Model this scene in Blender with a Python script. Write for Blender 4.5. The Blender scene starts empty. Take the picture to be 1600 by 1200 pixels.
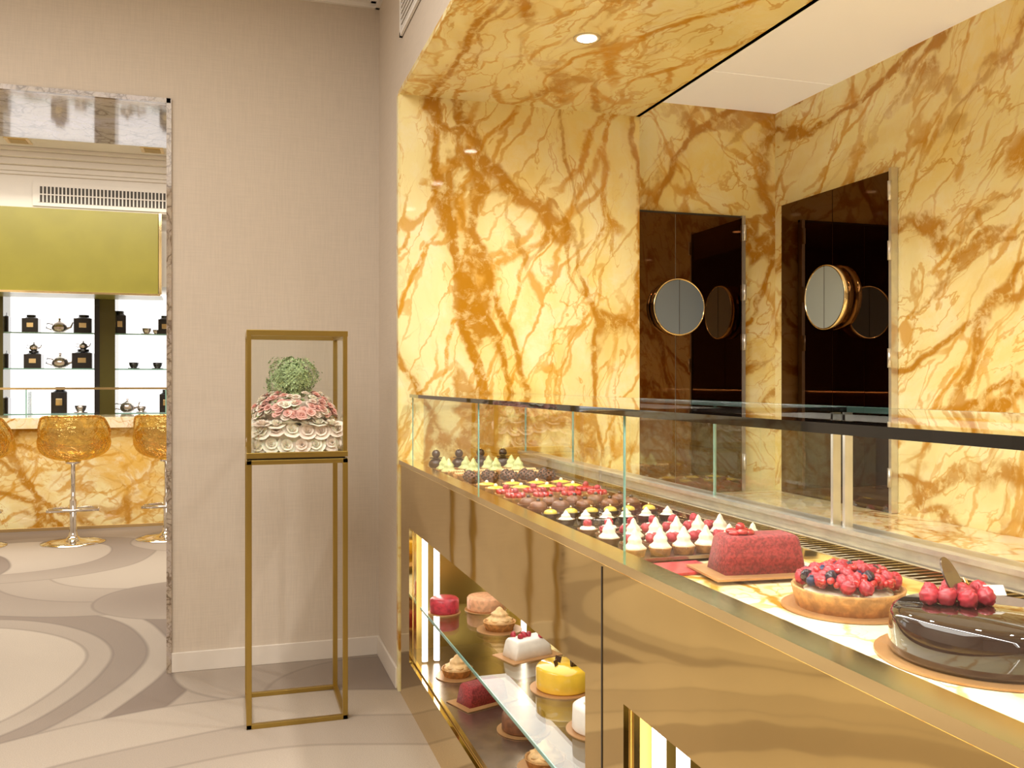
import bpy, bmesh, math, random
from mathutils import Vector, Matrix, Euler
random.seed(7)
pi=math.pi
sc=bpy.context.scene
# ---------------------------------------------------------------- materials
class G:
    def __init__(s,name):
        s.mat=bpy.data.materials.new(name); s.mat.use_nodes=True
        s.t=s.mat.node_tree; s.t.nodes.clear()
        s.out=s.t.nodes.new('ShaderNodeOutputMaterial')
    def n(s,typ,props=None,**ins):
        nd=s.t.nodes.new('ShaderNode'+typ)
        for k,v in (props or {}).items(): setattr(nd,k,v)
        for k,v in ins.items():
            key=k.replace('_',' ')
            if key[0]=='i' and key[1:].isdigit(): key=int(key[1:])
            if hasattr(v,'is_output') : s.t.links.new(v,nd.inputs[key])
            else:
                if isinstance(v,tuple) and len(v)==3 and nd.inputs[key].type=='RGBA': v=v+(1,)
                nd.inputs[key].default_value=v
        return nd
    def math(s,op,a,b=0.0,c=0.0,clamp=False):
        nd=s.n('Math',{'operation':op,'use_clamp':clamp},i0=a,i1=b,i2=c); return nd.outputs[0]
    def mix(s,f,a,b):
        nd=s.t.nodes.new('ShaderNodeMix'); nd.data_type='RGBA'
        for idx,v in ((0,f),(6,a),(7,b)):
            if hasattr(v,'is_output'): s.t.links.new(v,nd.inputs[idx])
            else:
                if isinstance(v,tuple) and len(v)==3: v=v+(1,)
                nd.inputs[idx].default_value=v
        return nd.outputs[2]
    def mr(s,v,a,b,c,d,typ='SMOOTHSTEP'):
        nd=s.n('MapRange',{'interpolation_type':typ}); 
        s.t.links.new(v,nd.inputs[0])
        for i,x in enumerate((a,b,c,d)): nd.inputs[i+1].default_value=x
        return nd.outputs[0]
    def obj(s): return s.n('TexCoord').outputs['Object']
    def vmap(s,vec,loc=(0,0,0),rot=(0,0,0),scale=(1,1,1)):
        return s.n('Mapping',None,Vector=vec,Location=loc,Rotation=rot,Scale=scale).outputs[0]
    def noise(s,vec,scale,detail=3.,rough=.5,out=0):
        return s.n('TexNoise',None,Vector=vec,Scale=scale,Detail=detail,Roughness=rough).outputs[out]
    def warp(s,vec,scale,detail,amt):
        w=s.n('VectorMath',{'operation':'SUBTRACT'},i0=s.noise(vec,scale,detail,.55,1),i1=(.5,.5,.5)).outputs[0]
        w2=s.n('VectorMath',{'operation':'SCALE'},i0=w); w2.inputs[3].default_value=amt
        return s.n('VectorMath',{'operation':'ADD'},i0=vec,i1=w2.outputs[0]).outputs[0]
    def surf(s,sh): s.t.links.new(sh,s.out.inputs[0]); return s.mat

def pbr(name,col,rough=.5,metal=0.,nscale=0,namt=.12,bump=0,bscale=None,coat=0.,emis=0.,trans=0.,spec=.5,sub=0.,sheen=0.):
    g=G(name); base=col
    if nscale:
        nz=g.noise(g.obj(),nscale,4.)
        f=g.mr(nz,.35,.65,0,1)
        base=g.mix(f,tuple(max(0,c*(1-namt)) for c in col),tuple(min(1,c*(1+namt)) for c in col))
    p=g.n('BsdfPrincipled',None,Base_Color=base,Roughness=rough,Metallic=metal)
    p.inputs['Coat Weight'].default_value=coat
    p.inputs['Specular IOR Level'].default_value=spec
    p.inputs['Sheen Weight'].default_value=sheen
    if emis:
        p.inputs['Emission Color'].default_value=col+(1,); p.inputs['Emission Strength'].default_value=emis
    if sub:
        p.inputs['Subsurface Weight'].default_value=sub; p.inputs['Subsurface Scale'].default_value=.01
    if bump:
        b=g.n('Bump',None,Strength=bump,Distance=.01,Height=g.noise(g.obj(),bscale or nscale or 50,3.))
        g.t.links.new(b.outputs[0],p.inputs['Normal'])
    return g.surf(p.outputs[0])

def marble(name,seed=0.,rot=(0,0,0),rotB=(0,0,0),aniso=(1,1,.5),cream=(.95,.84,.44),gold=(.92,.70,.22),vein=(.50,.22,.012),scale=1.0,dens=1.0,wrp=.38):
    g=G(name); o=g.obj()
    ow=g.warp(g.vmap(o,(seed,seed*1.7,seed*.6)),1.1,2.,wrp)
    ow=g.warp(ow,6.,4.,.10)
    sca=tuple(a*scale for a in aniso)
    vA=g.vmap(g.vmap(ow,(0,0,0),rot),(0,0,0),(0,0,0),sca)
    vB=g.vmap(g.vmap(ow,(3,1,2),rotB),(0,0,0),(0,0,0),sca)
    def ridge(vec,sc_,off,wid,det,mlo,mhi,msc,minw=.12):
        vv=g.vmap(vec,(off,off*.3,off*.7))
        r=g.math('ABSOLUTE',g.math('SUBTRACT',g.noise(vv,sc_,det,.5),.5))
        mk=g.mr(g.noise(vv,msc,2.),mlo,mhi,0,1)
        q=g.math('DIVIDE',r,g.math('MULTIPLY_ADD',mk,wid,wid*minw))
        return g.math('MULTIPLY',g.mr(q,.35,1.0,1,0),g.math('MULTIPLY_ADD',mk,.85,.15))
    def crack(vec,sc_,off,wid,mlo,mhi,lo=.08):
        vv=g.vmap(vec,(off,off*.4,off*.9))
        e=g.n('TexVoronoi',{'feature':'DISTANCE_TO_EDGE'},Vector=vv,Scale=sc_).outputs[0]
        mk=g.mr(g.noise(vv,sc_*.8,2.),mlo,mhi,0,1)
        q=g.math('DIVIDE',e,g.math('MULTIPLY_ADD',mk,wid,wid*.15))
        return g.math('MULTIPLY',g.mr(q,.3,1.0,1,0),g.math('MULTIPLY_ADD',mk,1-lo,lo))
    big=ridge(vA,1.5,3.1,.022*dens,3.,.42,.58,1.7)
    med=ridge(vB,2.4,9.2,.014*dens,4.,.40,.60,2.4)
    fine=ridge(vA,6.5,15.,.016*dens,4.,.40,.62,3.)
    c1=crack(vA,1.9,4.,.042*dens,.40,.58)
    c3=crack(vB,2.3,6.,.040*dens,.42,.60)
    c2=crack(vB,5.5,8.,.06*dens,.42,.62)
    cloud=g.mr(g.noise(vA,1.7,6.,.62),.42,.72,0,1)
    patch=g.mr(g.noise(g.vmap(ow,(7,7,7)),6.,6.,.7),.45,.66,0,.7)
    base=g.mix(cloud,cream,gold)
    base=g.mix(patch,base,(min(1,cream[0]*1.03),min(1,cream[1]*1.06),cream[2]*1.35))
    hal=g.math('MAXIMUM',ridge(vA,1.5,3.1,.07*dens,3.,.42,.58,1.7),crack(vA,1.9,4.,.12*dens,.40,.58))
    base=g.mix(g.math('MULTIPLY',hal,.32),base,tuple((a*.65+b*.35) for a,b in zip(gold,vein)))
    v2=(vein[0]*1.3,vein[1]*1.4,vein[2]*1.6)
    brk=g.mr(g.noise(ow,18.,4.,.65),.34,.52,.3,1)
    c=g.mix(g.math('MULTIPLY',c2,.75),base,v2)
    c=g.mix(g.math('MULTIPLY',fine,.6),c,v2)
    c=g.mix(g.math('MULTIPLY',med,.9),c,v2)
    c=g.mix(g.math('MULTIPLY',g.math('MULTIPLY',c3,brk),.9),c,v2)
    c=g.mix(g.math('MULTIPLY',g.math('MULTIPLY',c1,brk),.95),c,vein)
    c=g.mix(g.math('MULTIPLY',g.math('MULTIPLY',big,brk),.97),c,vein)
    p=g.n('BsdfPrincipled',None,Base_Color=c,Roughness=.05)
    p.inputs['Specular IOR Level'].default_value=.45
    return g.surf(p.outputs[0])

def glassmat(name,tint=(.97,.99,.98),base=.06,amp=.94,rough=0.0):
    g=G(name)
    fc=g.n('LayerWeight',None,Blend=.5).outputs['Facing']
    f=g.math('MULTIPLY_ADD',g.math('POWER',fc,5.),amp,base,clamp=True)
    tr=g.n('BsdfTransparent',None,Color=tint).outputs[0]
    gl=g.n('BsdfGlossy',None,Color=(1,1,1),Roughness=rough).outputs[0]
    m=g.n('MixShader',None,i0=f,i1=tr,i2=gl)
    return g.surf(m.outputs[0])

def emit(name,col,st):
    g=G(name); e=g.n('Emission',None,Color=col,Strength=st); return g.surf(e.outputs[0])

def fabric(name,col):
    g=G(name); o=g.obj()
    v=g.vmap(o,(0,0,0),(0,0,0),(220,220,9))
    n=g.noise(v,1.,3.)
    v2=g.vmap(o,(3,0,0),(0,0,0),(9,9,200)); n2=g.noise(v2,1.,2.)
    s_=g.math('ADD',g.math('MULTIPLY',n,.6),g.math('MULTIPLY',n2,.4))
    c=g.mix(g.mr(s_,.35,.65,0,1),tuple(x*.96 for x in col),tuple(x*1.04 for x in col))
    p=g.n('BsdfPrincipled',None,Base_Color=c,Roughness=.75)
    b=g.n('Bump',None,Strength=.1,Distance=.002,Height=s_)
    g.t.links.new(b.outputs[0],p.inputs['Normal'])
    return g.surf(p.outputs[0])

def carpet():
    g=G('carpet_swirl'); o=g.obj()
    v=g.warp(o,.9,1.,.16)
    sx=g.n('SeparateXYZ',None,Vector=v); X,Y=sx.outputs[0],sx.outputs[1]
    L=[(-2.3,4.3,3.6,.1,.5),(-2.1,4.5,3.15,.8,.35),(-2.05,4.6,2.8,.35,.0),(-2.0,4.55,2.5,.5,.9),(-1.95,4.7,2.22,.2,.0),(-1.9,4.72,2.0,.7,.25),(-1.88,4.72,1.8,.3,.0),(-1.88,4.72,1.6,.1,.7),(-1.80,4.75,1.4,.3,.05),(-1.76,4.66,1.2,.5,.7),(-1.7,4.65,1.02,.7,1.0),
       (.35,4.5,.62,.3,.65),(.62,3.9,.5,.0,.35)]
    k=0
    for r in (2.0,1.82,1.62,1.42,1.24,1.05,.86,.68,.5,.33,.16):
        a,b=((.95,.45),(.0,.5))[k%2]; L.append((.05+.10*math.sin(k*1.3),1.95-.06*k+.05*math.cos(k*2.1),r,a,b)); k+=1
    for r in (1.1,.88,.66,.44,.22):
        a,b=((.9,.4),(.05,.55))[k%2]; L.append((-.1,.05-.05*k+.6,r,a,b)); k+=1
    L+=[(-.6,6.9,1.25,.0,.45),(-.55,7.0,1.0,.7,.1),(-.5,7.1,.75,1.,.7),(-1.5,7.7,.95,.1,.5),(-1.6,7.75,.7,.95,.75),(-2.6,7.2,1.05,.5,.0),(-2.7,7.2,.75,.3,.95),
       (-.25,6.0,.55,.1,.5),(-.2,8.25,.62,.8,.3),(-.15,8.3,.4,.1,.5)]
    val=g.mr(g.noise(v,.8,1.),.35,.65,.1,.45)
    line=None
    for i,(cx,cy,r,a,b) in enumerate(L):
        dx=g.math('SUBTRACT',X,cx); dy=g.math('SUBTRACT',Y,cy)
        d=g.math('SQRT',g.math('ADD',g.math('MULTIPLY',dx,dx),g.math('MULTIPLY',dy,dy)))
        m=g.mr(d,r-.006,r+.006,1,0,'LINEAR')
        ang=(i*1.9)%6.28
        gr=g.math('ADD',g.math('MULTIPLY',dx,math.cos(ang)/r),g.math('MULTIPLY',dy,math.sin(ang)/r))
        q=g.math('ADD',g.math('MULTIPLY',g.math('POWER',g.math('DIVIDE',d,r),2.),.6),g.math('MULTIPLY_ADD',gr,.45,.2),clamp=True)
        gv=g.math('MULTIPLY_ADD',q,b-a,a)
        val=g.math('ADD',g.math('MULTIPLY',val,g.math('SUBTRACT',1.,m)),g.math('MULTIPLY',gv,m))
        ln=g.mr(g.math('ABSOLUTE',g.math('SUBTRACT',d,r)),.004,.014,1,0,'LINEAR')
        line=ln if line is None else g.math('MAXIMUM',g.math('MULTIPLY',line,g.math('SUBTRACT',1.,m)),ln)
    c=g.mix(val,(.205,.155,.12),(.485,.41,.325))
    c=g.mix(g.math('MULTIPLY',line,.35),c,(.13,.10,.08))
    nz=g.noise(o,260.,2.); c=g.mix(g.mr(nz,.3,.7,0,.25),c,(.17,.135,.11))
    p=g.n('BsdfPrincipled',None,Base_Color=c,Roughness=.95)
    b=g.n('Bump',None,Strength=.3,Distance=.004,Height=g.noise(o,180.,2.))
    g.t.links.new(b.outputs[0],p.inputs['Normal'])
    return g.surf(p.outputs[0])

M={}
M['m_left']=marble('siena_marble_wall',2.0,(0.0,.15,0),(0,-.45,0),(1.35,1.35,.30),wrp=.3)
M['m_door']=marble('siena_marble_slab',11.,(0.2,-.7,.2),(0,.9,0),(1.2,1.2,.5),dens=1.1)
M['m_right']=marble('siena_marble_side',5.5,(-1.2,0.1,0),(-.6,0,0),(1.35,1.35,.34),dens=1.15,wrp=.32)
M['m_ceil']=marble('siena_marble_ceiling',8.4,(pi/2,0,.8),(pi/2,0,-.3),(1.3,1.3,.45),dens=1.2)
M['m_ledge']=marble('siena_marble_ledge',17.,(0,0,.3),(0,0,1),(1,.7,1),cream=(.92,.82,.54),gold=(.90,.72,.34),dens=.5)
M['m_bar']=marble('siena_marble_bar',23.,(0,.9,0),(0,-.9,0),(1.2,1.2,.5),dens=1.5,gold=(.84,.50,.09))
M['m_grey']=marble('taupe_marble',31.,(0,0,0),(0,0,1),(1,1,1),cream=(.82,.78,.72),gold=(.74,.69,.62),vein=(.42,.36,.30),scale=3)
M['m_frame']=marble('brown_marble_frame',37.,(0,0,0),(0,0,1),(1,1,1),cream=(.44,.36,.27),gold=(.34,.26,.19),vein=(.16,.11,.07),scale=6)
M['fabric']=fabric('wall_fabric',(.575,.487,.39))
M['paint']=pbr('cream_paint',(.80,.75,.68),.6,nscale=2,namt=.02)
M['white']=pbr('white_panel_glow',(.88,.82,.72),.5,nscale=2,namt=.02,emis=.25)  # weak emission put into the paint to brighten the ceiling panel
M['base']=pbr('baseboard_paint',(.66,.59,.51),.45,nscale=3,namt=.03)
M['carpet']=carpet()
def brassmat(name,col,rough,wav=.0):
    g=G(name); o=g.obj()
    n=g.noise(o,3.,3.)
    c=g.mix(g.mr(n,.3,.7,0,1),tuple(x*.96 for x in col),tuple(min(1,x*1.04) for x in col))
    p=g.n('BsdfPrincipled',None,Base_Color=c,Roughness=rough,Metallic=1.)
    if wav:
        b=g.n('Bump',None,Strength=wav,Distance=.02,Height=g.noise(g.vmap(o,(0,0,0),(0,0,0),(1,1,2.2)),3.5,1.))
        g.t.links.new(b.outputs[0],p.inputs['Normal'])
    return g.surf(p.outputs[0])
M['brass']=brassmat('polished_brass',(.76,.57,.24),.05,.05)
M['brass_s']=brassmat('satin_brass',(.47,.33,.09),.32)
M['gold']=brassmat('bright_gold',(.92,.74,.40),.12)
M['chrome']=brassmat('chrome',(.75,.72,.68),.08)
M['alu']=pbr('brushed_aluminium',(.72,.70,.66),.3,.8,nscale=30,namt=.05)
M['steel']=pbr('tray_steel',(.35,.27,.2),.25,.9,nscale=20,namt=.1)
M['darkglass']=pbr('bronze_mirror',(.105,.055,.026),.02,1.,nscale=1,namt=.04)
M['black']=pbr('black_glass',(.012,.012,.01),.03,0.,nscale=2,namt=.1,coat=.5)
M['mirror']=pbr('disc_mirror',(.52,.58,.54),.3,.4,nscale=2,namt=.03)
M['mirror_b']=pbr('disc_smoked',(.17,.21,.26),.25,.3,nscale=2,namt=.03)
M['olive']=pbr('olive_lacquer',(.27,.235,.03),.3,.0,nscale=3,namt=.05)
M['olived']=pbr('olive_dark',(.10,.085,.02),.2,.3,nscale=3,namt=.05)
M['glass']=glassmat('clear_glass')
M['glass_t']=glassmat('top_glass',(.93,.96,.94),.08)
M['glass_e']=pbr('glass_edge',(.22,.42,.36),.1,0,nscale=8,namt=.1,coat=.5)
M['led']=emit('led_strip',(1,.95,.86),8.)
M['backlit']=emit('backlit_panel',(1,.97,.95),2.0)
M['spot']=emit('spot_lens',(1,.93,.8),25.)
M['spot_trim']=pbr('spot_trim',(.85,.75,.55),.3,.5,nscale=5,namt=.05)
M['blacktin']=pbr('black_tin',(.012,.011,.012),.18,.0,nscale=6,namt=.1,coat=.4)
M['silver']=pbr('silver_teapot',(.62,.55,.5),.2,.9,nscale=12,namt=.1)
M['slot']=pbr('dark_slot',(.05,.04,.03),.6,nscale=5)
M['crust']=pbr('pastry_crust',(.55,.28,.09),.6,nscale=60,namt=.25,bump=.4)
M['choc']=pbr('dark_chocolate',(.045,.018,.01),.28,nscale=40,namt=.2,coat=.3)
M['milk']=pbr('milk_chocolate',(.18,.07,.03),.4,nscale=50,namt=.2)
M['glaze']=pbr('mirror_glaze',(.022,.009,.006),.04,coat=1.,nscale=3,namt=.1)
M['mer']=pbr('meringue',(.93,.82,.64),.5,nscale=30,namt=.06,sub=.2)
M['merb']=pbr('toasted_meringue',(.85,.55,.25),.5,nscale=40,namt=.15)
M['pist']=pbr('pistachio_cream',(.62,.66,.28),.5,nscale=30,namt=.08)
M['yel']=pbr('lemon_glaze',(.88,.56,.05),.15,coat=.6,nscale=20,namt=.06)
M['ygr']=pbr('yuzu_dome',(.66,.50,.08),.2,nscale=20,namt=.08)
M['rasp']=pbr('raspberry_red',(.42,.03,.045),.35,nscale=60,namt=.25,sub=.1)
M['velvet']=pbr('red_velvet',(.30,.035,.035),.8,nscale=160,namt=.3,bump=.3,bscale=200,sheen=.1)
M['redgl']=pbr('red_glaze',(.45,.02,.02),.12,coat=.6,nscale=40,namt=.2)
M['blueb']=pbr('blueberry_skin',(.03,.04,.10),.45,nscale=60,namt=.3)
M['blackb']=pbr('blackberry',(.02,.008,.02),.25,nscale=60,namt=.2,coat=.4)
M['peach']=pbr('peach_sponge',(.72,.38,.2),.6,nscale=60,namt=.15)
M['board']=pbr('gold_cakeboard',(.50,.27,.11),.35,.35,nscale=10,namt=.1)
M['wht']=pbr('white_cream',(.9,.85,.76),.45,nscale=30,namt=.04)
M['rosec']=pbr('rose_cream_petal',(.96,.87,.73),.6,nscale=40,namt=.06,sub=.2)
M['rosep']=pbr('pink_petal',(.92,.50,.44),.6,nscale=40,namt=.2)
M['rosel']=pbr('pale_pink_petal',(.97,.80,.69),.6,nscale=40,namt=.1)
M['green']=pbr('hydrangea_green',(.42,.55,.27),.6,nscale=60,namt=.35)
M['greend']=pbr('leaf_green',(.12,.22,.07),.5,nscale=60,namt=.3)
g=G('amber_acrylic'); o=g.obj()
nn=g.noise(g.vmap(o,(0,0,0),(0,0,0),(1,1,1)),14.,3.,.6)
bm_=g.n('Bump',None,Strength=.9,Distance=.03,Height=nn).outputs[0]
tr=g.n('BsdfTransparent',None,Color=(.85,.55,.10)).outputs[0]
gl=g.n('BsdfGlossy',None,Color=(1,.76,.28),Roughness=.06,Normal=bm_).outputs[0]
df=g.n('BsdfTranslucent',None,Color=(.42,.22,.015),Normal=bm_).outputs[0]
a=g.n('MixShader',None,i0=g.mr(nn,.4,.6,.15,.75),i1=tr,i2=df).outputs[0]
b=g.n('MixShader',None,i0=.5,i1=a,i2=gl).outputs[0]
M['amber']=g.surf(b)

# ---------------------------------------------------------------- mesh builder
class MB:
    def __init__(s,name): s.name=name; s.v=[];s.f=[];s.mi=[];s.sm=[];s.mats=[]
    def idx(s,m):
        if m not in s.mats: s.mats.append(m)
        return s.mats.index(m)
    def add(s,vs,fs,mat,smooth=False,T=None):
        k=len(s.v); i=s.idx(mat)
        for p in vs:
            p=Vector(p); s.v.append(T@p if T is not None else p)
        for f in fs: s.f.append([k+j for j in f]); s.mi.append(i); s.sm.append(smooth)
        return s
    def box(s,x0,x1,y0,y1,z0,z1,mat,T=None):
        vs=[(x,y,z) for z in (z0,z1) for y in (y0,y1) for x in (x0,x1)]
        return s.add(vs,[(0,2,3,1),(4,5,7,6),(0,1,5,4),(2,6,7,3),(0,4,6,2),(1,3,7,5)],mat,False,T)
    def lathe(s,prof,mat,c=(0,0,0),n=24,mod=None,T=None,smooth=True):
        vs=[];fs=[];m=len(prof)
        for j,(r,z) in enumerate(prof):
            for i in range(n):
                a=2*pi*i/n; k=mod(a,j/(m-1)) if mod else 1
                vs.append((c[0]+r*k*math.cos(a),c[1]+r*k*math.sin(a),c[2]+z))
        for j in range(m-1):
            for i in range(n):
                i2=(i+1)%n; fs.append((j*n+i,j*n+i2,(j+1)*n+i2,(j+1)*n+i))
        fs.append(tuple(range(n))[::-1]); fs.append(tuple((m-1)*n+i for i in range(n)))
        return s.add(vs,fs,mat,smooth,T)
    def sph(s,c,r,mat,sc_=(1,1,1),nu=12,nv=8,T=None):
        vs=[(c[0],c[1],c[2]-r*sc_[2])];fs=[]
        for j in range(1,nv):
            ph=-pi/2+pi*j/nv
            for i in range(nu):
                a=2*pi*i/nu; vs.append((c[0]+r*sc_[0]*math.cos(ph)*math.cos(a),c[1]+r*sc_[1]*math.cos(ph)*math.sin(a),c[2]+r*sc_[2]*math.sin(ph)))
        vs.append((c[0],c[1],c[2]+r*sc_[2])); L=len(vs)-1
        for i in range(nu): fs.append((0,1+(i+1)%nu,1+i)); fs.append((L,L-nu+i,L-nu+(i+1)%nu))
        for j in range(nv-2):
            for i in range(nu): a=1+j*nu; fs.append((a+i,a+(i+1)%nu,a+nu+(i+1)%nu,a+nu+i))
        return s.add(vs,fs,mat,True,T)
    def tube(s,pts,r,mat,n=10,T=None):
        pts=[Vector(p) for p in pts]; vs=[];fs=[]
        for j,p in enumerate(pts):
            d=(pts[min(j+1,len(pts)-1)]-pts[max(j-1,0)]).normalized()
            up=Vector((0,0,1)) if abs(d.z)<.95 else Vector((1,0,0))
            a=d.cross(up).normalized(); b=d.cross(a)
            rr=r[j] if isinstance(r,(list,tuple)) else r
            for i in range(n): t=2*pi*i/n; vs.append(p+a*rr*math.cos(t)+b*rr*math.sin(t))
        for j in range(len(pts)-1):
            for i in range(n): i2=(i+1)%n; fs.append((j*n+i,j*n+i2,(j+1)*n+i2,(j+1)*n+i))
        fs.append(tuple(range(n))[::-1]); fs.append(tuple((len(pts)-1)*n+i for i in range(n)))
        return s.add(vs,fs,mat,True,T)
    def make(s,bevel=0,sub=0,parent=None,seg=2):
        me=bpy.data.meshes.new(s.name); me.from_pydata([tuple(p) for p in s.v],[],s.f)
        for m in s.mats: me.materials.append(M[m])
        for p,i,t in zip(me.polygons,s.mi,s.sm): p.material_index=i; p.use_smooth=t
        b=bmesh.new(); b.from_mesh(me); bmesh.ops.recalc_face_normals(b,faces=b.faces); b.to_mesh(me); b.free()
        ob=bpy.data.objects.new(s.name,me); sc.collection.objects.link(ob)
        if bevel:
            md=ob.modifiers.new('bevel','BEVEL'); md.width=bevel; md.segments=seg; md.limit_method='ANGLE'
        if parent: ob.parent=parent
        return ob
def TR(x,y,z,rz=0,s=1,rx=0,ry=0):
    S=Matrix.Diagonal((s,s,s,1)) if not isinstance(s,tuple) else Matrix.Diagonal(s+(1,))
    return Matrix.Translation((x,y,z))@Euler((rx,ry,rz)).to_matrix().to_4x4()@S
def simple(name,mat,*b,bevel=0):
    m=MB(name)
    for q in b: m.box(*q,mat)
    return m.make(bevel)

# ---------------------------------------------------------------- room shell
H=1.35
YW=4.46; YB=5.31; YN=3.89; XF=.70; XR=2.663; YD=4.0; XN=1.848
ZN=2.608; ZW=2.726; ZD=2.643; XJ=-.27
simple('floor','carpet',(-5,3.2,-3.2,11,-.1,0))
w=MB('wall_back'); w.box(XJ,XF,YW,YB,0,3.5,'fabric'); w.box(-2.6,XJ,YW,YB,ZD+.018,3.5,'fabric'); w.box(-5,-2.6,YW,YB,0,3.5,'fabric'); w.make()
w=MB('wall_side'); w.box(XF,.98,YN+.031,YB,0,3.5,'fabric'); w.make()
w=MB('wall_soffit'); w.box(XF,XN-.02,-3.2,YN+.031,ZN+.02,3.5,'fabric'); w.make()
w=MB('trim_1'); w.box(-2.6,XJ,YW+.005,YB,ZD,ZD+.018,'m_grey'); w.box(XJ-.018,XJ+.004,YW-.012,YB,0,ZD+.022,'m_frame'); w.box(-2.6,XJ,YW-.012,YW+.005,ZD,ZD+.022,'m_frame'); w.make()
simple('wall_marble_back','m_left',(XF,XN,YN,YN+.03,0,ZN))
simple('ceiling_niche','m_ceil',(XF,XN,-3.2,YN+.03,ZN,ZN+.02),(XN-.02,XN,-3.2,YD,ZN,3.0))
simple('wall_marble_doors','m_door',(1.0,XR,YD,YD+.1,0,3.0))
simple('wall_marble_right','m_right',(XR,XR+.1,-3.2,YD+.1,0,3.0))
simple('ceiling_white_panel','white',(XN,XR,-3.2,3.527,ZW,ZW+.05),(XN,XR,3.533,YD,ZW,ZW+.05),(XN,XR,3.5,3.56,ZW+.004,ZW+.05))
simple('ceiling','paint',(-5,XF,-3.2,YW,3.28,3.4))
cm=MB('trim_2')
for (z0,z1,d) in ((3.2,3.22,.02),(3.22,3.25,.045),(3.25,3.28,.09)):
    cm.box(-5,XF,YW-d,YW,z0,z1,'paint'); cm.box(XF-d,XF,-3.2,YW,z0,z1,'paint')
cm.make()
simple('wall_left','fabric',(-3.3,-3.2,-3.2,YW,0,3.4))
simple('wall_front','fabric',(-3.2,3.2,-3.3,-3.2,0,3.4))
simple('baseboard_back','base',(XJ+.004,XF,YW-.012,YW,0,.092),bevel=.003)
simple('baseboard_side','base',(XF-.012,XF,YN+.04,YW-.012,0,.092),bevel=.003)
simple('trim_3','m_left',(XF-.006,XF,YN-.001,YN+.04,0,ZN))
v=MB('air_vent'); y0,y1,z0,z1=1.6,3.83,2.83,3.08
v.box(XF-.012,XF,y0,y1,z0,z0+.018,'paint'); v.box(XF-.012,XF,y0,y1,z1-.018,z1,'paint'); v.box(XF-.012,XF,y1-.02,y1,z0,z1,'paint'); v.box(XF-.012,XF,y0,y0+.02,z0,z1,'paint')
v.box(XF-.002,XF,y0,y1,z0,z1,'slot')
for i in range(9): v.box(XF-.01,XF-.002,y0,y1,z0+.025+i*.024,z0+.034+i*.024,'paint')
v.make()
for i,y in enumerate((3.054,2.22,1.34,.45,-.45)):
    m=MB('recessed_spotlight')
    m.lathe([(.036,0),(.036,-.004),(.050,-.004),(.050,0)],'spot_trim',(1.24,y,ZN),24)
    m.lathe([(.034,-.005),(.0,-.005)],'spot',(1.24,y,ZN),24,smooth=False)
    ob=m.make()
    l=bpy.data.lights.new('lamp','SPOT'); l.energy=54; l.spot_size=2.6; l.spot_blend=.9; l.shadow_soft_size=.035; l.color=(1,.96,.90)
    lo=bpy.data.objects.new('lamp',l); lo.location=(1.24,y,ZN-.02); sc.collection.objects.link(lo); lo.parent=ob

# ---------------------------------------------------------------- cabinet doors with disc handles
d=MB('door_1'); zt=2.175; YDf=YD-.002; ZL=.802
for a,b_ in ((1.71,2.078),(2.082,2.45)):
    d.box(a,b_,YD-.03,YDf,ZL,zt,'darkglass')
d.box(2.078,2.082,YD-.026,YDf,ZL,zt,'alu'); d.box(2.45,2.468,YD-.035,YDf,ZL,zt+.012,'alu'); d.box(1.71,2.468,YD-.02,YDf,zt,zt+.012,'slot')
for z in (.95,1.55,1.8,2.1): d.tube([(2.46,YD-.04,z-.04),(2.46,YD-.04,z+.04)],.009,'alu')
R=Matrix.Translation((2.08,YD-.03,1.715))@Matrix.Rotation(pi/2,4,'X')
d.lathe([(.139,0),(.139,.040),(.133,.042),(.133,0)],'gold',n=48,T=R)
d.lathe([(.134,.02),(.134,.039),(0,.039)],'mirror_b',n=48,T=R,smooth=False); d.box(2.079,2.081,YD-.0705,YD-.03,1.715-.138,1.715+.138,'slot')
d.make()
d=MB('door_2'); zt=2.235; XRf=XR-.002
for a,b_ in ((3.124,3.498),(3.502,3.90)):
    d.box(XR-.03,XRf,a,b_,ZL,zt,'darkglass')
d.box(XR-.026,XRf,3.498,3.502,ZL,zt,'alu'); d.box(XR-.035,XRf,3.108,3.124,ZL,zt+.012,'alu')
for z in (.95,1.45,1.9,2.15): d.tube([(XR-.04,3.112,z-.04),(XR-.04,3.112,z+.04)],.009,'alu')
R=Matrix.Translation((XR-.03,3.5,1.738))@Matrix.Rotation(-pi/2,4,'Y')
d.lathe([(.148,0),(.148,.045),(.142,.047),(.142,0)],'gold',n=48,T=R)
d.lathe([(.143,.02),(.143,.044),(0,.044)],'mirror',n=48,T=R,smooth=False); d.box(XR-.0755,XR-.03,3.499,3.501,1.738-.147,1.738+.147,'slot')
d.make()
simple('marble_ledge','m_ledge',(1.5,XR-.003,-1.5,YD-.04,.76,.80),(1.5,1.54,-1.5,YD-.15,0,.76))

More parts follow.
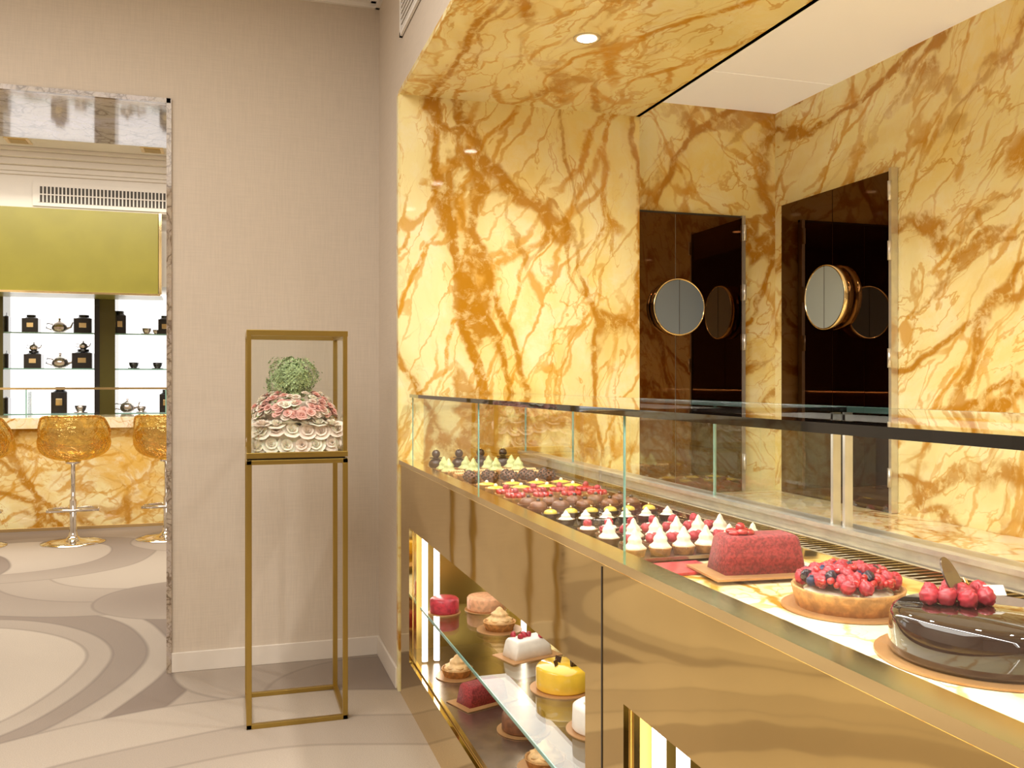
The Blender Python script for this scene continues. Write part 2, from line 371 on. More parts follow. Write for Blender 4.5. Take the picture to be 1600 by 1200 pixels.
# ---------------------------------------------------------------- display case
YE=3.875; YS=-1.2; Z0=1.012
c=MB('pastry_display_case')
c.box(XF,XF+.015,YS,YE,.7475,.99,'brass'); c.box(XF,XF+.015,YS,YE,0,.192,'brass')
for a,b_ in ((3.669,YE),(1.543,1.734),(YS,-.4)): c.box(XF,XF+.015,a,b_,.192,.7475,'brass')
c.box(XF-.006,XF+.05,YS,YE,.994,Z0,'gold')
c.box(XF-.0015,XF,1.643,1.647,0,.985,'slot')
c.box(XF+.015,1.28,YE-.02,YE,0,.95,'brass_s'); c.box(1.26,1.28,YS,YE,0,.96,'brass_s')
c.box(XF+.015,1.26,YS,YE-.02,.172,.19,'steel')
c.box(XF+.015,1.26,1.6,1.68,.19,.95,'brass_s')
c.box(XF+.015,1.26,YS,YE-.02,.735,.75,'brass_s')
c.box(XF+.05,1.25,YS,YE,.95,.97,'m_ledge')
for (a,b_) in ((1.734,3.669),(-.4,1.543)):
    c.box(XF+.016,XF+.028,a,a+.012,.192,.7475,'gold'); c.box(XF+.016,XF+.028,b_-.012,b_,.192,.7475,'gold')
    c.box(XF+.016,XF+.028,a,b_,.192,.2,'gold')
    c.box(XF+.05,XF+.07,b_-.036,b_-.018,.2,.73,'led'); c.box(XF+.10,XF+.12,b_-.036,b_-.018,.2,.73,'led')
    c.box(1.18,1.20,b_-.03,b_-.018,.2,.73,'led')
    c.box(XF+.04,1.2,a+.02,b_-.05,.422,.43,'glass_t'); c.box(XF+.036,XF+.04,a+.02,b_-.05,.420,.43,'glass_e')
c.box(1.165,1.235,YS,YE-.02,.96,.982,'slot')
y=YS
while y<YE-.03:
    c.box(1.17,1.23,y,y+.008,.982,.997,'gold'); y+=.022
c.box(1.158,1.168,YS,YE-.02,.97,.998,'gold'); c.box(1.228,1.24,YS,YE-.02,.97,1.004,'gold')
c.box(1.245,1.29,YS,YE,.96,1.035,'alu'); c.box(1.235,1.30,YS,YE,1.03,1.04,'alu')
c.box(1.255,1.275,YS,YE,1.268,1.28,'alu')
XG=.75; ZT=1.285
for a,b_ in ((YS,1.648),(1.652,2.761),(2.765,3.85)):
    c.add([(XG,a,Z0),(XG,b_,Z0),(XG,b_,ZT),(XG,a,ZT)],[(0,1,2,3)],'glass')
for y in (1.65,2.763,3.85): c.box(XG-.0015,XG+.003,y-.0015,y+.0015,Z0,ZT,'glass_e')
for a,b_ in ((YS,1.63),(1.67,2.185),(2.19,3.258),(3.262,3.85)):
    c.add([(1.265,a,1.04),(1.265,b_,1.04),(1.265,b_,ZT),(1.265,a,ZT)],[(0,1,2,3)],'glass')
for y in (2.187,3.26): c.box(1.262,1.268,y-.003,y+.003,1.04,ZT,'glass_e')
for y in (1.65,3.85):
    c.add([(XG,y,.98),(1.265,y,.98),(1.265,y,ZT),(XG,y,ZT)],[(0,1,2,3)],'glass')
for y in (1.63,1.67): c.box(1.255,1.275,y-.004,y+.004,1.035,ZT,'alu')
c.box(1.262,1.268,3.845,3.853,1.035,ZT,'glass_e')
c.add([(XG+.045,YS,ZT+.012),(1.28,YS,ZT+.012),(1.28,3.86,ZT+.012),(XG+.045,3.86,ZT+.012)],[(0,1,2,3)],'glass_t')
c.box(XG-.012,XG+.045,YS,3.86,ZT-.002,ZT+.012,'black'); c.box(1.27,1.285,YS,3.86,ZT,ZT+.012,'glass_e')
c.box(XG+.045,1.28,3.853,3.86,ZT,ZT+.012,'glass_e'); c.box(XG+.045,1.27,1.64,1.66,ZT,ZT+.011,'black')
case=c.make()
def area(name,loc,rot,sx,sy,en,col=(1,.93,.82),parent=None):
    l=bpy.data.lights.new(name,'AREA'); l.shape='RECTANGLE'; l.size=sx; l.size_y=sy; l.energy=en; l.color=col
    o=bpy.data.objects.new(name,l); o.location=loc; o.rotation_euler=rot; sc.collection.objects.link(o)
    if parent: o.parent=parent
    return o
area('case_led',(XG+.03,1.35,ZT-.008),(0,-.45,0),.02,4.8,11,(1,.95,.87),case)
area('cabinet_led',(.95,2.7,.73),(0,0,0),.3,1.8,4,(1,.95,.87),case)
area('cabinet_led_b',(.95,.6,.73),(0,0,0),.3,1.7,4,(1,.95,.87),case)

# ---------------------------------------------------------------- pastry parts
def make_rasp():
    nu,nv=20,14; D=[]
    for k in range(30):
        z=1-2*(k+.5)/30; a=k*2.39996; q=math.sqrt(1-z*z); D.append(Vector((q*math.cos(a),q*math.sin(a),z)))
    vs=[];fs=[]
    dirs=[Vector((0,0,-1))]
    for j in range(1,nv):
        ph=-pi/2+pi*j/nv
        for i in range(nu): a=2*pi*i/nu; dirs.append(Vector((math.cos(ph)*math.cos(a),math.cos(ph)*math.sin(a),math.sin(ph))))
    dirs.append(Vector((0,0,1)))
    for q in dirs:
        an=min(q.angle(e) for e in D); r=.82+.24*max(0,1-(an/.4)**2); t=q*r
        vs.append((t.x*(1-.18*t.z),t.y*(1-.18*t.z),t.z*1.15))
    L=len(vs)-1
    for i in range(nu): fs.append((0,1+(i+1)%nu,1+i)); fs.append((L,L-nu+i,L-nu+(i+1)%nu))
    for j in range(nv-2):
        for i in range(nu): a=1+j*nu; fs.append((a+i,a+(i+1)%nu,a+nu+(i+1)%nu,a+nu+i))
    return vs,fs
RV,RF=make_rasp()
def rasp(m,x,y,z,r,mat='rasp',rnd=True):
    m.add(RV,RF,mat,True,TR(x,y,z,random.random()*6,r,*( (random.uniform(-1,1),random.uniform(-1,1)) if rnd else (0,0))))
def shell(m,x,y,z,r=.03,h=.018,mat='crust'):
    m.lathe([(r*.82,0),(r,h),(r*1.02,h+.001),(r*.93,h+.001),(r*.9,h*.8),(0,h*.8)],mat,(x,y,z),24,mod=lambda a,t:1+.02*math.cos(16*a))
def swirl(m,x,y,z,r,h,mat):
    n=9; pr=[]
    for j in range(n+1):
        t=j/n; pr.append((r*((1-t)**.8)*(1+.14*math.sin(t*pi*5)),h*t))
    ph=random.random()*6
    m.lathe(pr,mat,(x,y,z),24,mod=lambda a,t:1+.12*math.cos(6*(a+ph)+t*5))
def dome(m,x,y,z,r,h,mat):
    m.lathe([(r,0),(r*.98,h*.35),(r*.85,h*.7),(r*.5,h*.95),(r*.1,h)],mat,(x,y,z),24)
def tray(m,y0,y1,x0=.79,x1=1.15,z=.971,mat='steel'):
    m.box(x0,x1,y0,y1,z,z+.005,mat); m.box(x0,x0+.004,y0,y1,z,z+.012,mat); m.box(x1-.004,x1,y0,y1,z,z+.012,mat)
    m.box(x0,x1,y0,y0+.004,z,z+.012,mat); m.box(x0,x1,y1-.004,y1,z,z+.012,mat)
DZ=.977
t=MB('serving_trays')
for a,b_ in ((1.70,2.12),(2.14,2.52),(2.56,3.02),(3.06,3.42),(3.44,3.80)): tray(t,a,b_)
t.make()
def row(y,n,x0=.825,x1=1.115,j=.003): return [(x0+(x1-x0)*i/(n-1)+random.uniform(-j,j),y+random.uniform(-j,j)) for i in range(n)]
m=MB('meringue_tartlets')
for yy in (1.76,1.90,2.03):
    for k,(x,y) in enumerate(row(yy,6)):
        shell(m,x,y,DZ,.025,.016,'milk' if yy>1.8 else 'crust')
        if yy<2: swirl(m,x,y,DZ+.014,.022,.046,'mer')
        else:
            dome(m,x,y,DZ+.014,.02,.01,'mer'); rasp(m,x,y,DZ+.03,.011)
m.make()
m=MB('raspberry_tartlets')
for yy in (1.83,1.965):
    for (x,y) in row(yy,6,.845,1.12):
        shell(m,x,y,DZ,.024,.014,'milk'); rasp(m,x-.007,y-.007,DZ+.024,.0115); rasp(m,x+.009,y+.002,DZ+.023,.011); swirl(m,x-.002,y+.011,DZ+.014,.009,.02,'mer')
m.make()
m=MB('chocolate_tartlets')
for yy in (2.18,2.29,2.40,2.49):
    for k,(x,y) in enumerate(row(yy,6 if yy<2.35 else 5)):
        r=.025 if yy<2.35 else .031
        shell(m,x,y,DZ,r,.018,'choc' if yy<2.35 else 'milk')
        if yy==2.18: swirl(m,x,y,DZ+.015,.018,.026,'mer')
        elif yy==2.29: dome(m,x,y,DZ+.015,.019,.014,'ygr'); m.sph((x,y,DZ+.032),.004,'gold')
        else: dome(m,x,y,DZ+.015,r*.85,.022,'milk'); m.sph((x,y,DZ+.039),.006,'choc')
m.make()
m=MB('red_fruit_tartlets')
for yy in (2.62,2.72):
    for (x,y) in row(yy,4,.83,1.10):
        shell(m,x,y,DZ,.036,.02); 
        for k in range(9):
            a=k*2*pi/9; m.sph((x+.024*math.cos(a),y+.024*math.sin(a),DZ+.026),.009,'redgl',nu=8,nv=6)
        dome(m,x,y,DZ+.018,.02,.018,'redgl'); rasp(m,x,y,DZ+.04,.01)
m.make()
m=MB('lemon_tartlets')
for yy in (2.84,2.95):
    for (x,y) in row(yy,4,.83,1.10):
        shell(m,x,y,DZ,.036,.024); dome(m,x,y,DZ+.02,.030,.011,'yel'); m.sph((x,y,DZ+.032),.007,'mer',nu=8,nv=6)
m.make()
m=MB('chocolate_truffle_cakes')
for yy in (3.11,3.17):
    for (x,y) in row(yy,5): 
        shell(m,x,y,DZ,.024,.01); m.sph((x,y,DZ+.028),.022,'milk')
        for k in range(26):
            a=k*2.4; z=1-k/20; z=max(-.6,z); q=math.sqrt(max(0,1-z*z)); m.sph((x+.022*q*math.cos(a),y+.022*q*math.sin(a),DZ+.028+.022*z),.0045,'choc',nu=6,nv=4)
m.make()
m=MB('wafer_tartlets')
for yy in (3.26,3.36):
    for (x,y) in row(yy,4):
        shell(m,x,y,DZ,.034,.026)
        for k in range(-3,4): m.sph((x+k*.0085,y,DZ+.03),.006,'merb',(.7,3.2,1),nu=8,nv=6)
m.make()
m=MB('pistachio_tartlets')
for yy in (3.48,3.58):
    for (x,y) in row(yy,4):
        shell(m,x,y,DZ,.032,.018); swirl(m,x,y,DZ+.016,.029,.055,'pist')
m.make()
m=MB('chocolate_choux')
for (x,y) in row(3.71,4):
    shell(m,x,y,DZ,.032,.012); m.sph((x,y,DZ+.028),.032,'choc',(1,1,.75)); m.lathe([(.026,0),(.026,.003),(0,.003)],'choc',(x,y,DZ+.052),20,smooth=False); m.sph((x,y,DZ+.070),.018,'choc'); m.sph((x,y,DZ+.088),.004,'gold',nu=8,nv=6)
m.make()

def board(m,x,y,z,r): m.lathe([(r,0),(r,.003),(0,.003)],'board',(x,y,z),48,smooth=False)
def loaf(m,x,y,z,L,W,Hh,mat,rz=0,taper=.82):
    nx,na=16,28; vs=[];fs=[]
    for i in range(nx+1):
        s=-1+2*i/nx; e={0:.93,nx:.93,1:.985,nx-1:.985}.get(i,1)
        for k in range(na+1):
            a=pi*k/na; ca,sa=math.cos(a),math.sin(a)
            yy=math.copysign(abs(ca)**.22,ca)*W/2; zz=(abs(sa)**.22)*Hh
            yy*=(1-(1-taper)*zz/Hh)
            vs.append((math.copysign(abs(s)**.8,s)*L/2*(1-(1-taper)*.7*zz/Hh),yy*e,zz*(.95 if i in(0,nx) else 1)))
    for i in range(nx):
        for k in range(na): a=i*(na+1)+k; fs.append((a,a+1,a+na+2,a+na+1))
    fs.append(tuple(range(na+1))); fs.append(tuple(nx*(na+1)+k for k in range(na+1))[::-1])
    fs.append(tuple(i*(na+1) for i in range(nx+1))+tuple(i*(na+1)+na for i in range(nx,-1,-1)))
    m.add(vs,fs,mat,True,TR(x,y,z,rz))
m=MB('red_velvet_loaf_cake')
lx,ly=.985,1.545
m.box(-.115,.115,-.075,.075,0,.004,'board',TR(lx,ly,.9775,-.1))
loaf(m,lx,ly,.981,.168,.09,.072,'velvet',-.1)
for k in range(7):
    a=k*.9; m.sph((lx-.035+.018*math.cos(a),ly+.013*math.sin(a),1.056+.003*(k%2)),.013,'redgl',(1,.8,.45),nu=10,nv=6)
m.sph((lx-.035,ly,1.066),.010,'redgl'); m.sph((lx-.02,ly-.01,1.064),.004,'gold',(1,1,.3))
m.make()
m=MB('berry_tart'); bx,by=.989,1.274
board(m,bx,by,.971,.108)
m.lathe([(.083,0),(.09,.030),(.091,.034),(.086,.034),(.084,.026),(0,.026)],'crust',(bx,by,.974),72,mod=lambda a,t:1+.008*math.cos(36*a))
m.lathe([(.083,.02),(.06,.032),(0,.036)],'mer',(bx,by,.974),32)
for k in range(85):
    r=.078*math.sqrt((k+.5)/85); a=k*2.39996; x=bx+r*math.cos(a); y=by+r*math.sin(a); z=1.016+.020*(1-(r/.08)**2)+random.uniform(-.002,.004)
    q=random.random()
    if q<.42: rasp(m,x,y,z,.0115)
    elif q<.68:
        m.sph((x,y,z-.002),.0085,'blueb',nu=12,nv=8); m.lathe([(.003,0),(.0036,.002),(.002,.001)],'blueb',(x,y,z+.0055),8)
    elif q<.8: rasp(m,x,y,z,.011,'blackb')
    else:
        for e in range(3): m.sph((x+random.uniform(-.006,.006),y+random.uniform(-.006,.006),z+random.uniform(0,.008)),.0055,'redgl',nu=10,nv=7)
m.make()
m=MB('chocolate_mirror_cake'); cx,cy=.985,.985
board(m,cx,cy,.971,.14)
m.lathe([(.118,0),(.121,.006),(.119,.05),(.115,.058),(.107,.0625),(0,.0635)],'glaze',(cx,cy,.975),96)
zt=.975+.0635
for k,(dx,dy) in enumerate(((-.045,.06),(-.03,.045),(-.015,.062),(.0,.045),(-.03,.08),(.012,.065),(-.012,.025),(.02,.03),(.035,.05),(.01,.09),(.045,.075))):
    rasp(m,cx+dx*1.1,cy+dy*.9-.01,zt+.012,.0125)
T=TR(cx+.0,cy+.055,zt+.028,.5,1,1.1,.2); m.lathe([(.034,0),(.034,.002),(0,.002)],'choc',T=T,n=40,smooth=False)
T=TR(cx+.04,cy+.02,zt+.018,-.3,1,.9,0); m.box(-.014,.014,-.008,.008,0,.0015,'wht',T)
T=TR(cx-.01,cy+.02,zt+.034,.3,1,.9,.5); m.box(-.006,.006,-.004,.004,0,.0008,'gold',T)
m.make()
m=MB('price_tag_holders')
for x,y in ((1.125,1.66),(1.125,1.50)):
    T=TR(x,y,.972,.3,1,.5,0); m.box(-.018,.018,-.003,.003,0,.026,'alu',T); m.box(-.014,.014,-.004,-.003,.005,.021,'slot',T)
m.make()
simple('red_tray','rasp',(.79,.93,1.58,1.685,.971,.976))

def mtart(m,x,y,z):
    board(m,x,y,z,.085); shell(m,x,y,z+.003,.062,.028); m.lathe([(.056,0),(.04,.015),(.02,.02),(0,.02)],'merb',(x,y,z+.028),24); swirl(m,x,y,z+.036,.045,.05,'merb')
m=MB('meringue_tart'); mtart(m,.95,3.2,.431); m.make()
m=MB('meringue_tart'); mtart(m,.85,3.45,.191); m.make()
m=MB('meringue_tart'); mtart(m,.90,2.55,.191); m.make()
m=MB('peach_cake'); board(m,.98,3.50,.431,.085); m.lathe([(.072,0),(.075,.005),(.075,.045),(.07,.052),(0,.052)],'peach',(.98,3.50,.434),40); m.make()
m=MB('red_cake'); board(m,.81,3.50,.431,.065); m.lathe([(.055,0),(.058,.005),(.058,.05),(.05,.058),(0,.058)],'rasp',(.81,3.5,.434),40); m.make()
m=MB('cream_loaf_cake'); m.box(-.1,.1,-.065,.065,0,.003,'board',TR(.95,2.87,.431,.3)); loaf(m,.95,2.87,.434,.15,.085,.06,'wht',.3)
for k in range(6): rasp(m,.95+random.uniform(-.05,.05),2.87+random.uniform(-.02,.02),.5,.01)
m.make()
m=MB('red_loaf_cake'); m.box(-.11,.11,-.07,.07,0,.003,'board',TR(.87,3.15,.191,.35)); loaf(m,.87,3.15,.194,.17,.09,.07,'velvet',.35); m.make()
m=MB('lemon_cake'); board(m,.95,2.53,.431,.10); m.lathe([(.078,0),(.082,.005),(.082,.06),(.075,.068),(0,.069)],'yel',(.95,2.53,.434),48)
for k in range(5): m.box(-.012,.012,-.001,.001,0,.02,'choc',TR(.95+random.uniform(-.04,.04),2.53+random.uniform(-.04,.04),.50,k,1,.3,0))
m.make()
m=MB('cream_cake'); board(m,.93,2.2,.431,.09); m.lathe([(.07,0),(.074,.005),(.072,.06),(.06,.068),(0,.069)],'wht',(.93,2.2,.434),48); swirl(m,.93,2.2,.5,.04,.03,'mer'); m.make()
m=MB('chocolate_cake'); board(m,.93,2.85,.191,.09); m.lathe([(.07,0),(.074,.005),(.072,.05),(.06,.056),(0,.057)],'milk',(.93,2.85,.194),48); m.make()

# ---------------------------------------------------------------- floral pedestal
s=MB('flower_display_stand'); x0,x1,y0,y1=.055,.445,3.632,4.02; q=.020
for (x,y) in ((x0,y0),(x1-q,y0),(x0,y1-q),(x1-q,y1-q)):
    s.box(x,x+q,y,y+q,0,1.045,'brass_s'); s.box(x+.001,x+q-.002,y+.001,y+q-.002,1.058,1.55,'brass_s')
def ring(z0,z1,e=0):
    s.box(x0-e,x1+e,y0-e,y0+q,z0,z1,'brass_s'); s.box(x0-e,x1+e,y1-q,y1+e,z0,z1,'brass_s')
    s.box(x0-e,x0+q,y0+q,y1-q,z0,z1,'brass_s'); s.box(x1-q,x1+e,y0+q,y1-q,z0,z1,'brass_s')
ring(0,.018); ring(1.027,1.045); ring(1.052,1.074); ring(1.532,1.554)
s.box(x0+.01,x1-.01,y0+.01,y1-.01,1.045,1.052,'slot'); s.box(x0+q,x1-q,y0+q,y1-q,1.054,1.062,'brass_s')
stand=s.make(.0015)
gq=MB('glass_panes'); e=.009
for P in ([(x0+e,y0+e),(x1-e,y0+e)],[(x0+e,y1-e),(x1-e,y1-e)],[(x0+e,y0+e),(x0+e,y1-e)],[(x1-e,y0+e),(x1-e,y1-e)]):
    (a,b_),(c_,d_)=P; gq.add([(a,b_,1.07),(c_,d_,1.07),(c_,d_,1.535),(a,b_,1.535)],[(0,1,2,3)],'glass')
gq.make(parent=stand)
def rose(m,T,mat):
    for (rin,fl,h,wd,n) in ((.1,.06,.95,1.3,3),(.26,.16,.95,.85,4),(.42,.4,.82,.75,5),(.52,.8,.55,.7,6)):
        off=random.random()*6
        for k in range(n):
            a0=off+k*2*pi/n; vs=[];fs=[]
            for i in range(5):
                for j in range(4):
                    ss=-1+i*.5; tt=j/3
                    r=rin*(.5+.5*tt)+fl*tt*tt; z=h*(tt**.8)*(1-.22*ss*ss*tt)-(.12*fl if j==3 else 0)
                    a=a0+ss*wd*(.7+.3*tt); vs.append((r*math.cos(a),r*math.sin(a),z))
            for i in range(4):
                for j in range(3): p=i*4+j; fs.append((p,p+1,p+5,p+4))
            m.add(vs,fs,mat,True,T)
fl=MB('floral_arrangement'); fx,fy=.25,3.826
fl.box(fx-.142,fx+.142,fy-.142,fy+.142,1.063,1.165,'rosec')
for li,lay in enumerate((1.098,1.152)):
    for i in range(6):
        for sd in range(4):
            u=-.145+i*.058+(li*.02-.01)+random.uniform(-.005,.005); rr=.139
            px,py,an=[(u,-rr,0),(rr,u,pi/2),(u,rr,pi),(-rr,u,-pi/2)][sd]
            rose(fl,TR(fx+px,fy+py,lay+random.uniform(-.006,.006),an,.029)@Matrix.Rotation((1.35,.95)[li]+random.uniform(-.2,.2),4,'X')@Matrix.Rotation(random.uniform(-.2,.2),4,'Y'),random.choice(['rosec','rosec','rosec','rosel']))
for i in range(6):
    for j in range(6): rose(fl,TR(fx-.135+i*.054,fy-.135+j*.054,1.17+random.uniform(-.004,.008),random.random()*6,.030,random.uniform(-.4,.4),random.uniform(-.4,.4)),random.choice(['rosec','rosec','rosel']))
fl.lathe([(.11,0),(.125,.04),(.09,.09),(0,.10)],'rosel',(fx,fy,1.185),20)
for k in range(230):
    a=random.random()*2*pi; z=random.random(); r=.158-.055*z*z+random.uniform(-.012,.010)
    rose(fl,TR(fx+r*math.cos(a),fy+r*math.sin(a),1.212+.09*z,0,random.uniform(.011,.017))@Matrix.Rotation(a,4,'Z')@Matrix.Rotation(1.1-.8*z,4,'Y'),random.choice(['rosep','rosel','rosep','rosel','rosec']))
    if k%3==0: fl.sph((fx+r*math.cos(a+.2),fy+r*math.sin(a+.2),1.21+.085*z),.009,'green',(1,1,.5),nu=6,nv=4)
fl.sph((fx-.01,fy,1.365),.065,'greend',(1,1,1.05))
bumps=[Vector((random.uniform(-1,1),random.uniform(-1,1),random.uniform(-.6,1))).normalized() for _ in range(9)]
for k in range(760):
    z=1-2*(k+.5)/760; a=k*2.39996; rr=math.sqrt(1-z*z)
    c0=Vector((rr*math.cos(a),rr*math.sin(a),z))
    R_=.076*random.uniform(.86,1.1)+.030*max(max(0,1-c0.angle(b5)/.6) for b5 in bumps)
    P=Vector((fx-.01,fy,1.362))+Vector((c0.x*R_*1.12,c0.y*R_*1.12,c0.z*R_*1.0))
    Q=c0.to_track_quat('Z','Y').to_matrix().to_4x4()@Matrix.Rotation(random.uniform(-.6,.6),4,'X'); s_=random.uniform(.008,.014)
    vs=[(0,0,0)];fs=[]
    for b4 in range(4):
        an=b4*pi/2; 
        for (dr,da) in ((.6,-.5),(1.1,0),(.6,.5)): vs.append((dr*math.cos(an+da),dr*math.sin(an+da),.35*dr))
        fs.append((0,1+b4*3,2+b4*3,3+b4*3))
    fl.add(vs,fs,'green',True,Matrix.Translation(P)@Q@Matrix.Diagonal((s_,s_,s_,1)))
fl.make()

# ---------------------------------------------------------------- back room
simple('wall_bar_upper','paint',(-5,1.5,9.45,9.6,3.0,3.6),(-5,1.5,9.6,10.6,2.3,3.6))
simple('wall_bar_rear','paint',(-5,1.5,10.45,10.6,0,3.6))
simple('wall_bar_left','fabric',(-5.1,-5,YB,10.6,0,3.6))
simple('wall_bar_right','fabric',(1.0,1.1,YB,9.0,0,3.6))
simple('ceiling_bar','paint',(-5,1.5,YW+.02,9.6,3.52,3.6))
cm=MB('trim_4')
for (z0,z1,d_) in ((3.30,3.33,.03),(3.33,3.38,.05),(3.38,3.44,.10),(3.44,3.49,.16),(3.49,3.52,.22)): cm.box(-5,1.5,9.45-d_,9.45,z0,z1,'paint')
cm.make(.006)
v=MB('air_vent'); v.box(-1.79,.3,9.43,9.45,3.015,3.235,'paint'); v.box(-1.74,.25,9.428,9.44,3.05,3.20,'slot')
for i in range(60): v.box(-1.74+i*.033,-1.74+i*.033+.012,9.424,9.43,3.05,3.20,'paint')
v.box(-1.74,.25,9.422,9.43,3.12,3.13,'paint')
v.make()
for x in (-1.83,-.706,-2.9):
    m=MB('square_downlight'); m.box(x-.1,x+.1,8.92,9.12,3.512,3.52,'gold'); m.box(x-.07,x+.07,8.95,9.09,3.508,3.514,'brass_s'); m.make()
simple('olive_canopy','olive',(-4.9,-.68,9.36,9.45,2.2,2.985),(-4.9,-.68,9.45,10.05,2.2,2.23),bevel=.004)
simple('trim_5','gold',(-.675,-.65,9.35,9.45,2.2,2.985),(-4.9,-.66,9.345,9.36,2.185,2.205))
sh=MB('backlit_shelving')
sh.box(-4.9,.9,10.40,10.44,.6,2.29,'backlit')
for z in (1.03,1.49,1.855): sh.box(-4.9,.9,10.12,10.40,z-.012,z,'glass_t'); sh.box(-4.9,.9,10.115,10.12,z-.014,z,'glass_e')
for (a,b_) in ((-2.29,-2.18),(-1.345,-1.15),(-3.4,-3.25),(-.15,0.0)):
    sh.box(a,a+(b_-a)*.25,10.08,10.40,.6,2.29,'blacktin'); sh.box(a+(b_-a)*.25,b_,10.09,10.40,.6,2.29,'olived')
sh.make()
def tin(m,x,y,z,w_=.13,h=.17):
    m.box(x-w_/2,x+w_/2,y-w_/2,y+w_/2,z,z+h*.8,'blacktin'); m.lathe([(w_*.48,0),(w_*.3,h*.08),(w_*.3,h*.2),(0,h*.2)],'blacktin',(x,y,z+h*.8),20)
    m.box(x-w_*.2,x+w_*.2,y-w_/2-.002,y-w_/2,z+h*.3,z+h*.55,'gold')
def pot(m,x,y,z,s_=1.,mat='silver'):
    m.lathe([(.04*s_,0),(.065*s_,.02*s_),(.075*s_,.05*s_),(.06*s_,.09*s_),(.035*s_,.105*s_),(.02*s_,.115*s_),(.008*s_,.125*s_),(.014*s_,.14*s_),(0,.15*s_)],mat,(x,y,z),20)
    m.tube([(x+.06*s_,y,z+.04*s_),(x+.1*s_,y,z+.06*s_),(x+.12*s_,y,z+.11*s_)],[.014*s_,.010*s_,.007*s_],mat)
    m.tube([(x-.06*s_+.0,y,z+.085*s_),(x-.11*s_,y,z+.095*s_),(x-.12*s_,y,z+.05*s_),(x-.07*s_,y,z+.03*s_)],.006*s_,mat)
def cup(m,x,y,z,s_=1.,mat='silver'):
    m.lathe([(.06*s_,0),(.065*s_,.008*s_),(.03*s_,.01*s_),(.045*s_,.03*s_),(.055*s_,.07*s_),(.05*s_,.07*s_),(.03*s_,.02*s_),(0,.02*s_)],mat,(x,y,z),20)
def at(px,y=10.24):
    t=(px-800)/1404; return y*(.2974+.9547*t)/(.9547-.2974*t)
ti=MB('tea_tins'); te=MB('teapots'); cu=MB('tea_cups'); Y=10.24
for px,z,w_,h in ((6,1.855,.12,.2),(50,1.855,.15,.18),(132,1.855,.17,.19),(189,1.855,.12,.24),(258,1.855,.12,.2),(6,1.49,.12,.18),(54,1.49,.16,.18),(131,1.49,.19,.2),(4,1.03,.14,.2),(95,1.03,.15,.27),(260,1.03,.12,.24),(-60,1.855,.15,.18),(-60,1.49,.15,.18),(310,1.855,.15,.18)): tin(ti,at(px),Y,z,w_,h)
for px,z,s_ in ((94,1.855,1.05),(95,1.49,1.1),(200,1.03,1.0),(54,1.67,.6),(131,1.69,.6),(-20,1.49,1.)): pot(te,at(px),Y,z,s_)
for px,z,s_,mt in ((230,1.855,.9,'silver'),(210,1.49,.95,'blacktin'),(247,1.49,.95,'blacktin'),(127,1.03,1.1,'silver'),(222,1.03,.9,'silver'),(245,1.855,.7,'silver')): cup(cu,at(px),Y,z,s_,mt)
ti.make(.003); te.make(); cu.make()
b_=MB('marble_bar'); b_.box(-4.9,.9,9.05,9.15,0,.93,'m_bar'); b_.box(-4.9,.9,8.98,9.75,.93,1.028,'m_ledge')
b_.box(-4.9,.9,9.045,9.05,.0,.03,'gold'); b_.make(.004)
b_=MB('glass_bar_screen'); b_.box(-4.9,.9,9.2,9.45,1.285,1.293,'glass_t'); b_.box(-4.9,.9,9.195,9.205,1.28,1.30,'gold')
for x in (-4.2,-3.0,-1.80,-.6,.5): b_.box(x-.006,x+.006,9.2,9.45,1.028,1.285,'glass_t'); b_.box(x-.006,x+.006,9.197,9.2,1.028,1.285,'glass_e')
b_.make()
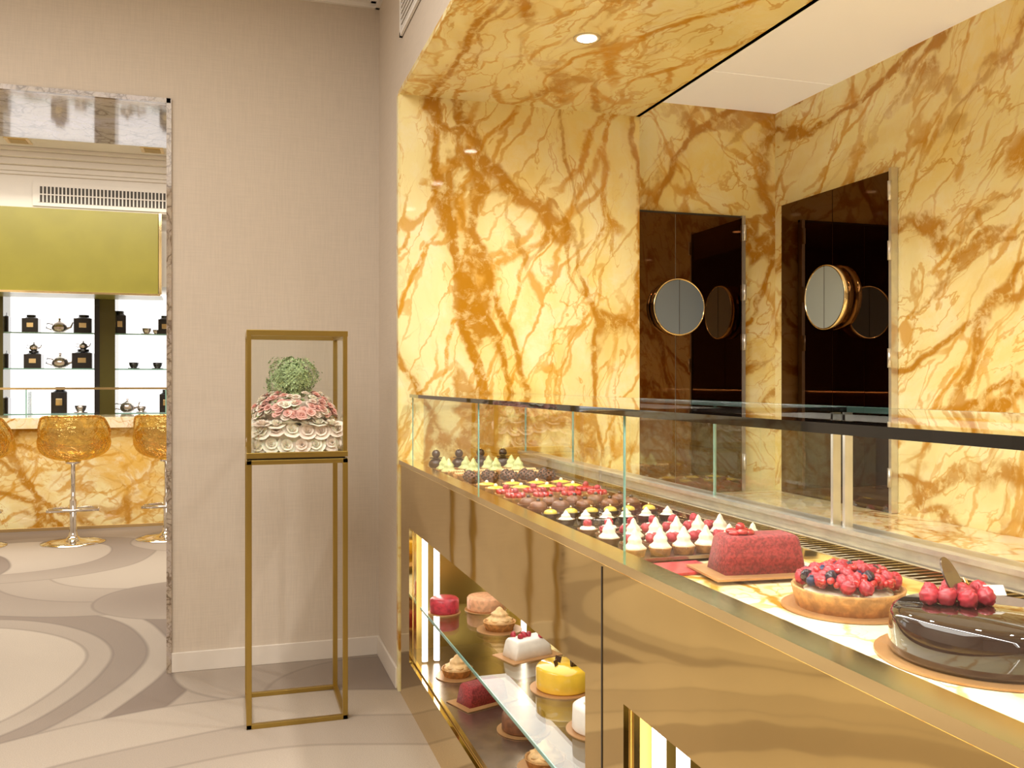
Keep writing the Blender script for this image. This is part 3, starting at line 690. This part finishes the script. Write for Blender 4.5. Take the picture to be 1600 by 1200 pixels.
def stool(x,y,rz):
    m=MB('bar_stool')
    m.lathe([(.25,0),(.25,.008),(.18,.022),(.06,.035),(.035,.06),(.028,.10),(.028,.36),(.018,.37),(.018,.66),(.06,.67),(.06,.69),(0,.69)],'chrome',n=40)
    m.tube([(.0,0,.275),(.19,0,.275)],.012,'chrome'); m.tube([(0,0,.275),(-.19,0,.275)],.012,'chrome')
    m.tube([(-.19,0,.275),(-.19,.10,.275),(-.12,.18,.275),(.12,.18,.275),(.19,.10,.275),(.19,0,.275)],.012,'chrome')
    m.tube([(-.2,-.03,.275),(.2,-.03,.275)],.013,'chrome')
    nu,nv=40,10; vs=[];fs=[]
    for j in range(nv+1):
        t=j/nv
        for i in range(nu):
            a=2*pi*i/nu; bk=(1-math.sin(a))/2
            rim=.80+.27*min(1,(bk*1.35))**1.3 - .03*abs(math.cos(a))**6
            r=.05+.22*math.sin(min(1,t*1.25)*pi/2)-.012*t*(t>.85)
            z=.69+(rim-.69)*(t**1.9)
            w_=1+.05*math.sin(3*a+1)*t
            vs.append((r*1.05*w_*math.cos(a),r*w_*math.sin(a),z))
    for j in range(nv):
        for i in range(nu): i2=(i+1)%nu; fs.append((j*nu+i,j*nu+i2,(j+1)*nu+i2,(j+1)*nu+i))
    fs.append(tuple(range(nu)))
    m.add(vs,fs,'amber',True)
    m.tube([Vector(vs[nv*nu+i%nu]) for i in range(nu+1)],.010,'amber',8)
    ob=m.make(); ob.location=(x,y,0); ob.rotation_euler=(0,0,rz)
stool(-1.27,8.30,0.1); stool(-.537,8.32,-.1); stool(-2.02,8.32,0)

# ---------------------------------------------------------------- lights
area('area_fill_front',(-1.3,1.4,3.26),(0,0,0),2.6,3.8,175,(1,.96,.90))  # added out-of-view area fill brightening the front room, no fixture modelled
area('area_fill_bar',(-1.8,7.2,3.50),(0,0,0),3.5,2.2,165,(1,.96,.90))  # broad unseen fill lamp added to lift the bar room
area('bar_light',(-2,9.15,3.28),(-.5,0,0),4,.1,25,(1,.92,.8))
wd=bpy.data.worlds.new('world'); sc.world=wd; wd.use_nodes=True
wd.node_tree.nodes['Background'].inputs[0].default_value=(1,.94,.86,1); wd.node_tree.nodes['Background'].inputs[1].default_value=.4
cam=bpy.data.cameras.new('camera'); cam.lens=31.59; cam.sensor_width=36; cam.clip_start=.03; cam.shift_y=-.0019
co=bpy.data.objects.new('camera',cam); co.location=(0,0,H); co.rotation_euler=(pi/2,0,-math.radians(17.33)); sc.collection.objects.link(co); sc.camera=co
sc.view_settings.view_transform='Standard'; sc.view_settings.exposure=0.0
